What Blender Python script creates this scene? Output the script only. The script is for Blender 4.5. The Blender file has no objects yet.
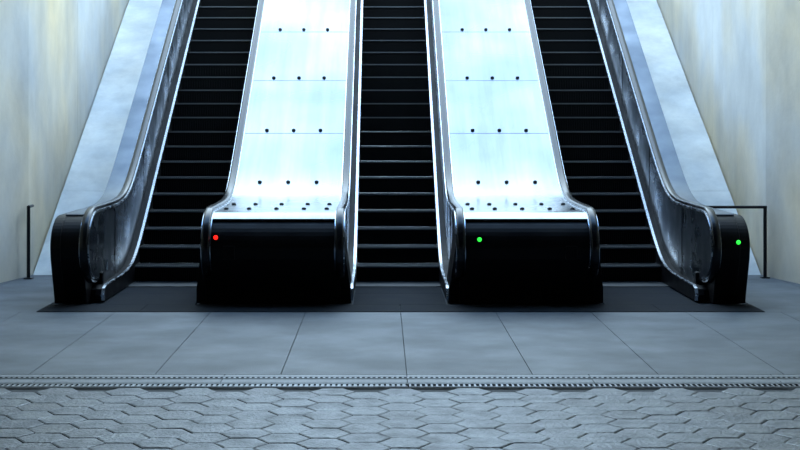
import bpy, bmesh, math, random
from mathutils import Vector
random.seed(4)
S=bpy.context.scene
T=math.tan(math.radians(30))

# ---------------------------------------------------------------- materials
def mat(name, col, rough=.5, metal=0., spec=.5, col2=None, nscale=3., rough2=None, bump=0., bscale=60., stretch=None, detail=6, attr=None, emit=None, streak=None, bdist=.01, streak2=None):
    m=bpy.data.materials.new(name); m.use_nodes=True
    nt=m.node_tree; b=nt.nodes['Principled BSDF']
    b.inputs['Base Color'].default_value=(*col,1)
    b.inputs['Roughness'].default_value=rough
    b.inputs['Metallic'].default_value=metal
    b.inputs['Specular IOR Level'].default_value=spec
    tc=nt.nodes.new('ShaderNodeTexCoord'); mp=nt.nodes.new('ShaderNodeMapping')
    nt.links.new(tc.outputs['Object'],mp.inputs['Vector'])
    if stretch: mp.inputs['Scale'].default_value=stretch
    out=None
    if col2 or rough2 is not None:
        n=nt.nodes.new('ShaderNodeTexNoise'); n.inputs['Scale'].default_value=nscale; n.inputs['Detail'].default_value=detail
        nt.links.new(mp.outputs[0],n.inputs['Vector'])
        cr=nt.nodes.new('ShaderNodeMapRange'); cr.inputs['From Min'].default_value=.35; cr.inputs['From Max'].default_value=.65
        nt.links.new(n.outputs['Fac'],cr.inputs['Value'])
        if col2:
            mx=nt.nodes.new('ShaderNodeMix'); mx.data_type='RGBA'
            mx.inputs[6].default_value=(*col,1); mx.inputs[7].default_value=(*col2,1)
            nt.links.new(cr.outputs[0],mx.inputs[0]); out=mx.outputs[2]
            nt.links.new(out,b.inputs['Base Color'])
        if rough2 is not None:
            r=nt.nodes.new('ShaderNodeMapRange'); r.inputs['To Min'].default_value=rough; r.inputs['To Max'].default_value=rough2
            nt.links.new(cr.outputs[0],r.inputs['Value']); nt.links.new(r.outputs[0],b.inputs['Roughness'])
    for stk in (streak,streak2):
        if not stk: continue
        mp2=nt.nodes.new('ShaderNodeMapping'); nt.links.new(tc.outputs['Object'],mp2.inputs['Vector']); mp2.inputs['Scale'].default_value=stk[0]
        n=nt.nodes.new('ShaderNodeTexNoise'); n.inputs['Scale'].default_value=1; n.inputs['Detail'].default_value=8; n.inputs['Roughness'].default_value=.65
        nt.links.new(mp2.outputs[0],n.inputs['Vector'])
        r=nt.nodes.new('ShaderNodeMapRange'); r.inputs['From Min'].default_value=.3; r.inputs['From Max'].default_value=.7
        r.inputs['To Min'].default_value=stk[1]; r.inputs['To Max'].default_value=1.1
        nt.links.new(n.outputs['Fac'],r.inputs['Value'])
        mx=nt.nodes.new('ShaderNodeMix'); mx.data_type='RGBA'; mx.blend_type='MULTIPLY'; mx.inputs[0].default_value=1
        if out: nt.links.new(out,mx.inputs[6])
        else: mx.inputs[6].default_value=(*col,1)
        nt.links.new(r.outputs[0],mx.inputs[7]); out=mx.outputs[2]; nt.links.new(out,b.inputs['Base Color'])
    if attr:
        a=nt.nodes.new('ShaderNodeAttribute'); a.attribute_name=attr
        mx=nt.nodes.new('ShaderNodeMix'); mx.data_type='RGBA'; mx.blend_type='MULTIPLY'; mx.inputs[0].default_value=1
        if out: nt.links.new(out,mx.inputs[6])
        else: mx.inputs[6].default_value=(*col,1)
        nt.links.new(a.outputs['Color'],mx.inputs[7]); nt.links.new(mx.outputs[2],b.inputs['Base Color'])
    if bump:
        n=nt.nodes.new('ShaderNodeTexNoise'); n.inputs['Scale'].default_value=bscale; n.inputs['Detail'].default_value=5
        nt.links.new(mp.outputs[0],n.inputs['Vector'])
        bp=nt.nodes.new('ShaderNodeBump'); bp.inputs['Strength'].default_value=bump; bp.inputs['Distance'].default_value=bdist
        nt.links.new(n.outputs['Fac'],bp.inputs['Height']); nt.links.new(bp.outputs[0],b.inputs['Normal'])
    if emit:
        b.inputs['Emission Color'].default_value=(*emit[0],1); b.inputs['Emission Strength'].default_value=emit[1]
    return m

M_panel=mat('brushed_steel_deck',(.265,.29,.315),.20,1,col2=(.20,.235,.275),nscale=.6,rough2=.30,detail=2,streak=((6,.3,.3),.82),streak2=((.7,.35,.35),.78))
M_steel=mat('polished_steel_trim',(.66,.72,.80),.20,1,rough2=.32,nscale=5)
M_outdeck=mat('outer_steel_deck',(.13,.16,.20),.28,1,col2=(.08,.105,.14),nscale=2,rough2=.4)
M_dark=mat('dark_bronze_balustrade',(.006,.008,.011),.18,.2,spec=.4,col2=(.015,.019,.025),nscale=2.2,rough2=.42)
M_black=mat('black_enamel',(.002,.002,.003),.38,0,spec=.13,rough2=.5,nscale=3)
M_rail=mat('black_rubber_handrail',(.004,.005,.007),.26,0,spec=.38)
M_riser=mat('step_riser',(.003,.004,.005),.55,.2,spec=.2)
M_tread=mat('step_tread_aluminium',(.05,.055,.06),.45,.7)
M_nose=mat('step_nosing_glint',(.20,.225,.25),.4,.8)  # step edge toned lighter: glint on the curved riser top put into colour
M_bolt=mat('dark_bolt',(.02,.025,.03),.4,.6)
M_plate=mat('landing_plate_steel',(.007,.010,.014),.75,.0,spec=.08,col2=(.013,.017,.023),nscale=3,rough2=.85,bump=.15,bscale=120)
M_slab=mat('granite_slab',(.095,.118,.140),.5,0,spec=.4,col2=(.060,.077,.096),nscale=1.3,rough2=.6,bump=.3,bscale=90,detail=10,streak=((3,3,3),.74))
M_grout=mat('grout',(.05,.062,.074),.8)
M_hex=mat('clay_hex_paver',(.115,.138,.165),.28,0,col2=(.068,.084,.106),nscale=5,rough2=.5,bump=1.0,bscale=35,attr='tone',streak=((.9,.9,1),.6))
M_hexjoint=mat('sand_joint',(.036,.043,.052),.85)
M_band=mat('threshold_stone',(.17,.195,.22),.5,0,col2=(.12,.14,.16),nscale=6,bump=.2)
M_grate=mat('grate_iron',(.18,.20,.22),.4,.7)
M_void=mat('drain_void',(.01,.01,.012),.9)
M_void2=mat('drain_void_silted',(.07,.075,.08),.9)
M_ledge=mat('ledge_granite',(.78,.79,.75),.40,0,col2=(.60,.64,.65),nscale=1.1,rough2=.6,bump=.1,bscale=50,detail=9,streak=((1.5,1.5,1.5),.70))
M_wall=mat('smooth_concrete_wall',(.86,.72,.47),.6,0,col2=(.62,.64,.64),nscale=.36,bump=.2,bscale=20,detail=5,streak=((.8,.8,.5),.68),bdist=.01)
M_joint=mat('wall_joint',(.25,.25,.24),.8)
M_block=mat('light_block_dark',(.06,.06,.07),.9)  # dark finish of the added, unseen light-blocking ceiling and back wall
M_post=mat('painted_rail',(.012,.012,.016),.4,.4)
M_red=mat('red_lamp',(.8,.02,.02),.3,emit=((1,.01,.005),3))
M_green=mat('green_lamp',(.02,.8,.1),.3,emit=((.03,1,.06),1.6))

# ---------------------------------------------------------------- helpers
def obj(name, bm, mats, parent=None, smooth=False, bevel=0, auto=False):
    me=bpy.data.meshes.new(name); bmesh.ops.recalc_face_normals(bm,faces=bm.faces); bm.to_mesh(me); bm.free()
    for m in mats: me.materials.append(m)
    o=bpy.data.objects.new(name,me); S.collection.objects.link(o)
    if parent: o.parent=parent
    if smooth or auto:
        for p in me.polygons: p.use_smooth=True
    if auto: me.set_sharp_from_angle(angle=math.radians(35))
    if bevel:
        b=o.modifiers.new('bevel','BEVEL'); b.width=bevel; b.segments=2; b.limit_method='ANGLE'
    return o
def box(bm,x0,x1,y0,y1,z0,z1,mi=0):
    r=bmesh.ops.create_cube(bm,size=1)['verts']
    for v in r:
        v.co=Vector(((x0+x1)/2+v.co.x*(x1-x0),(y0+y1)/2+v.co.y*(y1-y0),(z0+z1)/2+v.co.z*(z1-z0)))
    for f in {f for v in r for f in v.link_faces}: f.material_index=mi
def empty(name):
    o=bpy.data.objects.new(name,None); o.empty_display_size=.3; S.collection.objects.link(o); return o
def extrude_profile(bm,prof,x0,x1,mi=0):
    a=[bm.verts.new((x0,y,z)) for y,z in prof]; b=[bm.verts.new((x1,y,z)) for y,z in prof]
    fs=[bm.faces.new(a),bm.faces.new(b[::-1])]
    n=len(prof)
    for i in range(n):
        fs.append(bm.faces.new((a[i],b[i],b[(i+1)%n],a[(i+1)%n])))
    for f in fs: f.material_index=mi
def ribbon(bm,path,x0,x1,th,mi=0):
    n=len(path); offs=[]
    for i in range(n):
        p=path[max(i-1,0)]; q=path[min(i+1,n-1)]
        ty,tz=q[0]-p[0],q[1]-p[1]; l=math.hypot(ty,tz) or 1
        offs.append((path[i][0]+tz/l*th,path[i][1]-ty/l*th))
    extrude_profile(bm,list(path)+offs[::-1],x0,x1,mi)
def sweep(bm,path,xc,sec,mi=0):
    rings=[]; n=len(path)
    for i in range(n):
        p=path[max(i-1,0)]; q=path[min(i+1,n-1)]
        ty,tz=q[0]-p[0],q[1]-p[1]; l=math.hypot(ty,tz)
        ny,nz=-tz/l,ty/l
        rings.append([bm.verts.new((xc+u,path[i][0]+ny*v,path[i][1]+nz*v)) for u,v in sec])
    k=len(sec)
    for i in range(n-1):
        for j in range(k):
            f=bm.faces.new((rings[i][j],rings[i][(j+1)%k],rings[i+1][(j+1)%k],rings[i+1][j])); f.material_index=mi
    bm.faces.new(rings[0]).material_index=mi; bm.faces.new(rings[-1][::-1]).material_index=mi

DEND=32.2
def soft(d,d0,k=.24):
    t=(d-d0)/k
    return T*k*(t if t>30 else math.log1p(math.exp(t)))
def ztop(d): return 1.0+soft(d,18.16)
def ds(a):
    out=[]; d=a
    while d<20.2: out.append(d); d+=.12
    while d<DEND-.5: out.append(d); d+=1.5
    out.append(DEND); return out
def nose(cy,cz,ry,rz,a0=-90,a1=90,n=22):
    return [(cy-ry*math.cos(math.radians(a0+(a1-a0)*i/n)),cz+rz*math.sin(math.radians(a0+(a1-a0)*i/n))) for i in range(n+1)]
RAIL=[(16.55,.235)]+[(16.35,.235)]+nose(16.15,.6175,.50,.3825)+[(d,ztop(d)) for d in ds(16.35)]
def body_profile(inset,drop):
    top=nose(16.15,.6175,.50-inset,.3825-inset)+[(d,ztop(d)-drop) for d in ds(16.35)]
    return [(16.42,0),(16.42,.2)]+top+[(DEND,soft(DEND,18.07)-.6),(19.3,0)]
def box_profile(drop):
    # housing with a near-vertical front that runs down to the floor
    top=nose(16.15,.6175,.44,.33,0,90,12)+[(d,ztop(d)-drop) for d in ds(16.35)]
    return [(15.93,.01),(15.90,.10),(15.73,.50)]+top+[(DEND,soft(DEND,18.07)-.6),(19.3,.01)]

# ---------------------------------------------------------------- central dividers
def divider(cx,lampx,lampmat,lz):
    sgn=1 if cx>0 else -1
    e=empty('escalator_divider')
    xi,xo=cx-.745,cx+.745
    bm=bmesh.new()
    extrude_profile(bm,box_profile(.05),xi+.03,xo-.03)
    # cheeks that widen towards the floor
    lv=[]
    for z,wd,y0 in ((.01,.825,15.99),(.16,.82,15.96),(.55,.765,15.86),(.85,.73,15.90)):
        lv.append([bm.verts.new(p) for p in ((cx-wd,y0,z),(cx+wd,y0,z),(cx+wd,16.7,z),(cx-wd,16.7,z))])
    bm.faces.new(lv[0]); bm.faces.new(lv[-1][::-1])
    for a,b in zip(lv[:-1],lv[1:]):
        for i in range(4): bm.faces.new((a[i],a[(i+1)%4],b[(i+1)%4],b[i]))
    obj('console_body',bm,[M_black],e,bevel=.006)
    bm=bmesh.new()
    rows=[18.4,19.55,20.8,22.1,23.4,24.7,26,27.3,28.6,29.9,31.2]
    lip=[(16.15-.47*math.cos(math.radians(t)),.6175+.362*math.sin(math.radians(t))) for t in range(55,91,5)]
    ribbon(bm,lip+[(d,ztop(d)-.02) for d in ds(16.3)],xi+.05,xo-.05,.025)
    obj('steel_deck',bm,[M_panel],e,auto=True)
    bm=bmesh.new()
    for r in rows[1:]:
        z=ztop(r)-.02
        ribbon(bm,[(r,z+.0015),(r+.010,z+.0015+.010*T)],xi+.06,xo-.06,.004)
    obj('deck_joints',bm,[M_outdeck],e)
    bm=bmesh.new()
    for r in [16.35,17.2]+rows:
        xs=[-.35,0,.35] if r>18 else [-.55,-.3,0,.3,.55]
        for x in xs:
            rr=bmesh.ops.create_uvsphere(bm,u_segments=12,v_segments=8,radius=.026)['verts']
            for v in rr:
                v.co=Vector((cx+x+v.co.x,r+.07+v.co.y,ztop(r+.07)-.012+v.co.z*.7))
    obj('deck_bolts',bm,[M_bolt],e,smooth=True)
    yl=16.15-.45*math.cos(math.asin(min(1,(lz-.6175)/.3325)))
    bm=bmesh.new()
    rr=bmesh.ops.create_cone(bm,cap_ends=True,segments=24,radius1=.045,radius2=.042,depth=.03)['verts']
    for v in rr: v.co=Vector((lampx+v.co.x,yl-.012+v.co.z,lz+v.co.y))
    obj('lamp_bezel',bm,[M_black],e)
    bm=bmesh.new()
    rr=bmesh.ops.create_uvsphere(bm,u_segments=16,v_segments=10,radius=.023)['verts']
    for v in rr: v.co=Vector((lampx+v.co.x,yl-.03+v.co.z*.6,lz+v.co.y))
    obj('indicator_lamp',bm,[lampmat],e,smooth=True)
    bm=bmesh.new()
    box(bm,cx+sgn*.45-.06,cx+sgn*.45+.06,15.70,15.75,.5,.64)
    obj('switch_plate',bm,[M_black],e,bevel=.005)
divider(-1.345,-1.93,M_red,.73)
divider(1.345,.83,M_green,.71)

# ---------------------------------------------------------------- escalators
SEC=[]
for i in range(16):
    a=2*math.pi*i/16
    SEC.append((.043*math.copysign(abs(math.cos(a))**.6,math.cos(a)),.004+.026*math.copysign(abs(math.sin(a))**.6,math.sin(a))))
def ztrim(d): return .17+soft(d,18.07)
def escalator(cx,kind):
    e=empty('escalator')
    bm=bmesh.new()
    for i in range(0,40):
        d0=18.07+.347*i; z=.2*(i+1)
        prof=[(d0+.02,z-.2),(d0+.012,z-.12),(d0+.004,z-.05),(d0-.004,z-.014),(d0+.004,z-.001),(d0+.375,z-.001),(d0+.375,z-.2)]
        extrude_profile(bm,prof,cx-.497,cx+.497,0)
        box(bm,cx-.497,cx+.497,d0-.010,d0+.03,z-.015,z+.002,2)
        if i<14:
            for j in range(40):
                x=cx-.49+j*.0251
                box(bm,x,x+.011,d0+.0,d0+.36,z-.003,z+.007,1)
                box(bm,x,x+.011,d0-.003,d0+.012,z-.185,z-.02,0)
    obj('steps',bm,[M_riser,M_tread,M_nose],e)
    bm=bmesh.new()
    box(bm,cx-.50,cx+.50,17.55,18.05,.0,.014,0)
    for j in range(34):
        x=cx-.49+j*.03
        box(bm,x,x+.012,18.0,18.066,.002,.02,0)
    obj('comb_plate',bm,[M_tread],e)
    for s,tag in ((-1,'left'),(1,'right')):
        xs=cx+s*.503; xb=cx+s*.60
        outer=(kind==tag)
        bm=bmesh.new()
        top=[(16.12,.02),(16.1,.08),(16.14,.14),(16.24,.17)]+[(d,ztrim(d)) for d in ds(16.4)]
        extrude_profile(bm,top+[(DEND,soft(DEND,18.07)-.3),(18.7,0.01)],min(xs,xb),max(xs,xb))
        obj('skirt_'+tag,bm,[M_black],e)
        bm=bmesh.new()
        xa,xc_=sorted((xs-s*.002,xs+s*.03))
        ribbon(bm,[(y-.012 if i<3 else y,z+(.012 if i>=2 else 0)) for i,(y,z) in enumerate(top)],xa,xc_,.014)
        obj('skirt_trim_'+tag,bm,[M_steel],e,auto=True)
        bm=bmesh.new()
        xa,xc_=sorted((xb,xb+s*.045))
        extrude_profile(bm,body_profile(.02,.02),xa,xc_)
        obj('balustrade_'+tag,bm,[M_dark],e)
        bm=bmesh.new()
        for d in [17.3,19.4,21.6,23.8,26,28.2]:
            z1=ztop(d)-.06; z0=ztrim(d)+.01
            box(bm,xb-s*.002-.002,xb-s*.002+.002,d,d+.012,z0,z1)
        obj('balustrade_joints_'+tag,bm,[M_black],e)
        xr=cx+s*.635
        bm=bmesh.new()
        gs=[(-.052,-.036),(.052,-.036),(.052,-.014),(-.052,-.014)]
        sweep(bm,RAIL[2:],xr,gs)
        obj('handrail_guide_'+tag,bm,[M_steel],e,auto=True)
        bm=bmesh.new(); sweep(bm,RAIL,xr,SEC)
        obj('handrail_'+tag,bm,[M_rail],e,smooth=True)
        bm=bmesh.new()
        box(bm,xr-.07,xr+.07,16.36,16.46,.17,.30)
        obj('handrail_inlet_'+tag,bm,[M_black],e,bevel=.015)
        if outer:
            x0,x1=sorted((cx+s*.655,cx+s*.895))
            bm=bmesh.new(); extrude_profile(bm,box_profile(.06),x0,x1)
            # newel cabinet, a little wider than the housing behind it
            x0,x1=sorted((cx+s*.70,cx+s*1.0))
            extrude_profile(bm,[(15.93,.01),(15.90,.10),(15.74,.50)]+nose(16.15,.6175,.43,.32,0,90,12)+[(17.3,.937),(17.5,.88),(17.5,.01)],x0,x1)
            x0,x1=sorted((cx+s*.51,cx+s*1.0))
            extrude_profile(bm,[(16.17,.01),(16.15,.13),(16.25,.165),(16.6,.165),(16.6,.01)],x0,x1)
            obj('outer_housing',bm,[M_black],e,bevel=.01)
            bm=bmesh.new()
            xa,xb2=sorted((cx+s*.69,cx+s*.90))
            ribbon(bm,[(16.15-.465*math.cos(math.radians(t)),.6175+.345*math.sin(math.radians(t))) for t in range(75,91,5)]+[(d,ztop(d)-.04) for d in ds(16.3)],xa,xb2,.02)
            obj('outer_deck',bm,[M_outdeck],e,auto=True)
            if tag=='right':
                bm=bmesh.new(); lx=3.54
                rr=bmesh.ops.create_uvsphere(bm,u_segments=16,v_segments=10,radius=.023)['verts']
                for v in rr: v.co=Vector((lx+v.co.x,15.695+v.co.z*.6,.68+v.co.y))
                obj('indicator_lamp',bm,[M_green],e,smooth=True)
            bm=bmesh.new()
            box(bm,xb-s*.004-.003,xb-s*.004+.003,16.75,16.83,.28,.4)
            obj('data_plate',bm,[M_steel],e)
escalator(-2.67,'left'); escalator(0,'none'); escalator(2.67,'right')

# ---------------------------------------------------------------- floor
def slab(bm,x0,x1,y0,y1,z0,z1,mi,g=.0025): box(bm,x0+g,x1-g,y0+g,y1-g,z0,z1,mi)
bm=bmesh.new()
box(bm,-6.2,6.2,-6,19.6,-.12,-.03,1)
for i in range(-6,6):
    slab(bm,i*.97,(i+1)*.97,11.56,15.3,-.06,0,0)
for s in (-1,1):
    for a,b in ((3.72,4.70),(4.70,5.67)):
        x0,x1=sorted((s*a,s*b)); slab(bm,x0,x1,15.3,17.5,-.06,0,0); slab(bm,x0,x1,17.5,19.3,-.06,0,0)
box(bm,-3.74,3.74,17.56,19.4,-.06,-.01,1)
box(bm,-3.74,3.74,15.29,17.6,-.06,-.012,1)
obj('floor',bm,[M_slab,M_grout],bevel=.0015)
bm=bmesh.new()
for a,b in ((-3.72,-2.67),(-2.67,-1.345),(-1.345,0),(0,1.345),(1.345,2.67),(2.67,3.72)):
    box(bm,a+.002,b-.002,15.31,15.90,-.03,.006)
for c_ in (-2.67,0,2.67):
    box(bm,c_-.495,c_+.495,15.905,16.9,-.03,.006); box(bm,c_-.495,c_+.495,16.905,17.54,-.03,.006)
obj('landing_plate',bm,[M_plate],bevel=.002)
bm=bmesh.new()
x=-5.6
while x<5.5:
    slab(bm,x,x+1.4,11.2,11.36,-.06,-.002,0,.002); slab(bm,x,x+1.4,11.46,11.555,-.06,.0,0,.002); x+=1.4
obj('threshold_stone_band',bm,[M_band],bevel=.003)
bm=bmesh.new()
def grate(x0,x1,y0,y1,pitch=.06,w=.022,v=1):
    box(bm,x0,x1,y0,y1,-.06,-.03 if v==1 else -.008,v)
    box(bm,x0,x1,y0,y0+.015,-.03,.002,0); box(bm,x0,x1,y1-.015,y1,-.03,.002,0)
    x=x0
    while x<x1-w: box(bm,x,x+w,y0+.015,y1-.015,-.03,0,0); x+=pitch
grate(-5.6,5.6,11.37,11.45,.04,.018); grate(.01,5.6,11.02,11.15,.04,.016); grate(-5.6,0,11.02,11.15,.04,.024,2)
for a,b in ((11.15,11.2),(10.98,11.02)):
    box(bm,-5.6,5.6,a,b,-.06,-.004,2)
obj('drain_grate',bm,[M_grate,M_void,M_void2])
# hexagonal paving
bm=bmesh.new(); col=bm.loops.layers.color.new('tone')
R=.165; g=.007
cw=1.5*R; rh=math.sqrt(3)*R
nc=int(11.1/cw); nr=int(8/rh)
for c in range(nc):
    for r in range(nr):
        x=-5.5+c*cw; y=10.97-rh/2-r*rh-(rh/2 if c%2 else 0)
        t=random.uniform(.75,1.25); dz=random.uniform(-.002,.002)
        tx,ty=random.uniform(-.012,.012),random.uniform(-.016,.016)
        top=[];mid=[];bot=[]
        for k in range(6):
            a=math.radians(60*k); ca,sa=math.cos(a),math.sin(a)
            def P(rad,z): return bm.verts.new((x+rad*ca,y+rad*sa,z+dz+tx*rad*ca+ty*rad*sa))
            top.append(P(R-g/2-.010,0)); mid.append(P(R-g/2,-.004)); bot.append(P(R-g/2,-.05))
        fs=[bm.faces.new(top)]
        for k in range(6):
            fs.append(bm.faces.new((mid[k],mid[(k+1)%6],top[(k+1)%6],top[k])))
            fs.append(bm.faces.new((bot[k],bot[(k+1)%6],mid[(k+1)%6],mid[k])))
        for f in fs:
            for l in f.loops: l[col]=(t,t,t*1.02,1)
s0=[bm.verts.new(v) for v in ((-5.7,2.8,-.012),(5.7,2.8,-.012),(5.7,10.975,-.012),(-5.7,10.975,-.012))]
f=bm.faces.new(s0); f.material_index=1
for l in f.loops: l[col]=(1,1,1,1)
obj('hexagonal_paving',bm,[M_hex,M_hexjoint])

# ---------------------------------------------------------------- stone ledges, walls
for s in (-1,1):
    bm=bmesh.new()
    x0,x1=sorted((s*3.58,s*4.60)); d=18.95; L=1.75
    sl=.56
    while d<32.9:
        e_=min(d+L,33)
        prof=[(d+.010,(d-18.95)*sl+.002),(e_-.010,(e_-18.95)*sl),(e_-.010,0),(d+.010,0)]
        extrude_profile(bm,prof,x0,x1); d+=L
    obj('stone_ledge',bm,[M_ledge],bevel=.003)
HW=8.3
for s,tag in ((-1,'left'),(1,'right')):
    def wallseg(bm,p,q,mi,off=0,z0=0,z1=HW,th=.3):
        v=Vector((q[0]-p[0],q[1]-p[1],0)).normalized(); n=Vector((v.y,-v.x,0))
        if n.x*s<0: n=-n
        a=Vector((p[0],p[1],0))+n*off; b=Vector((q[0],q[1],0))+n*off
        pts=[a,b,b+n*th,a+n*th]
        lo=[bm.verts.new((k.x,k.y,z0)) for k in pts]; hi=[bm.verts.new((k.x,k.y,z1)) for k in pts]
        fs=[bm.faces.new(lo),bm.faces.new(hi[::-1])]+[bm.faces.new((lo[i],lo[(i+1)%4],hi[(i+1)%4],hi[i])) for i in range(4)]
        for f in fs: f.material_index=mi
    A=(s*4.62,34.0);B=(s*4.62,18.8);C=(s*5.9,12.8);D=(s*6.3,-5)
    for nm,segs in (('wall_'+tag,((B,A,5),)),('wall_front_'+tag,((B,C,2),(C,D,6)))):
        bm=bmesh.new()
        for p,q,n in segs:
            wallseg(bm,p,q,1,.012)
            for i in range(n):
                a=i/n;b=(i+1)/n
                l=math.hypot(q[0]-p[0],q[1]-p[1]); gg=.004/l
                P=(p[0]+(q[0]-p[0])*(a+gg*(i>0)),p[1]+(q[1]-p[1])*(a+gg*(i>0))); Q=(p[0]+(q[0]-p[0])*(b-gg*(i<n-1)),p[1]+(q[1]-p[1])*(b-gg*(i<n-1)))
                wallseg(bm,P,Q,0,0,0,HW,.02)
        obj(nm,bm,[M_wall,M_joint])
bm=bmesh.new(); box(bm,-6.3,6.3,-5.4,-5,0,HW); obj('wall_back_light_block',bm,[M_block])  # unseen dark wall added behind the camera to keep frontal light low
bm=bmesh.new(); box(bm,-6.8,6.8,-5.4,15.8,HW,HW+.4); obj('ceiling_light_block',bm,[M_block])  # unseen, added to block sky; height and end edge shape the daylight
bm=bmesh.new(); box(bm,-4.6,4.6,32.25,40,7.7,8.02); obj('floor_upper',bm,[M_slab])

# ---------------------------------------------------------------- side barriers
def tube(bm,p,q,r):
    p=Vector(p);q=Vector(q);v=q-p
    res=bmesh.ops.create_cone(bm,cap_ends=True,segments=14,radius1=r,radius2=r,depth=v.length)['verts']
    rot=v.to_track_quat('Z','Y').to_matrix()
    for w in res: w.co=rot@w.co+(p+q)/2
bm=bmesh.new()
tube(bm,(4.56,18.6,0),(4.56,18.6,.88),.022); tube(bm,(4.58,18.6,.88),(3.60,18.6,.88),.018)
box(bm,4.51,4.61,18.55,18.65,0,.015)
obj('barrier_rail',bm,[M_post])
bm=bmesh.new()
tube(bm,(-4.55,18.5,0),(-4.55,18.5,.9),.022); tube(bm,(-4.55,18.5,.89),(-4.55,18.72,.89),.018)
box(bm,-4.60,-4.50,18.45,18.55,0,.015)
obj('barrier_rail',bm,[M_post])

# ---------------------------------------------------------------- light
w=bpy.data.worlds.new('sky'); S.world=w; w.use_nodes=True
nt=w.node_tree; bg=nt.nodes['Background']
tc=nt.nodes.new('ShaderNodeTexCoord'); sx=nt.nodes.new('ShaderNodeSeparateXYZ'); cr=nt.nodes.new('ShaderNodeValToRGB')
nt.links.new(tc.outputs['Generated'],sx.inputs[0])
# bright haze low down, deeper blue overhead, soft broken cloud
nz=nt.nodes.new('ShaderNodeTexNoise'); nz.inputs['Scale'].default_value=5; nz.inputs['Detail'].default_value=1
nt.links.new(tc.outputs['Generated'],nz.inputs['Vector'])
ma=nt.nodes.new('ShaderNodeMath'); ma.operation='MULTIPLY_ADD'; ma.inputs[1].default_value=.10
nt.links.new(nz.outputs['Fac'],ma.inputs[0]); nt.links.new(sx.outputs['Z'],ma.inputs[2])
nt.links.new(ma.outputs[0],cr.inputs[0]); nt.links.new(cr.outputs[0],bg.inputs[0])
el=cr.color_ramp.elements
el[0].position=.3; el[0].color=(.57,.80,1,1)
el[1].position=1.0; el[1].color=(.16,.32,.58,1)
a=el.new(.86); a.color=(.64,.83,1,1)
a=el.new(.94); a.color=(.32,.50,.78,1)
bg.inputs[1].default_value=6.6

# ---------------------------------------------------------------- camera
c=bpy.data.cameras.new('camera'); co=bpy.data.objects.new('camera',c); S.collection.objects.link(co)
co.location=(-.19,0,1.96); co.rotation_euler=(math.radians(90),0,0)
c.sensor_width=36; c.lens=1500/800*36; c.shift_x=18/800; c.shift_y=-105/800; c.clip_end=200
S.camera=co
S.view_settings.view_transform='Standard'
S.view_settings.look='None'
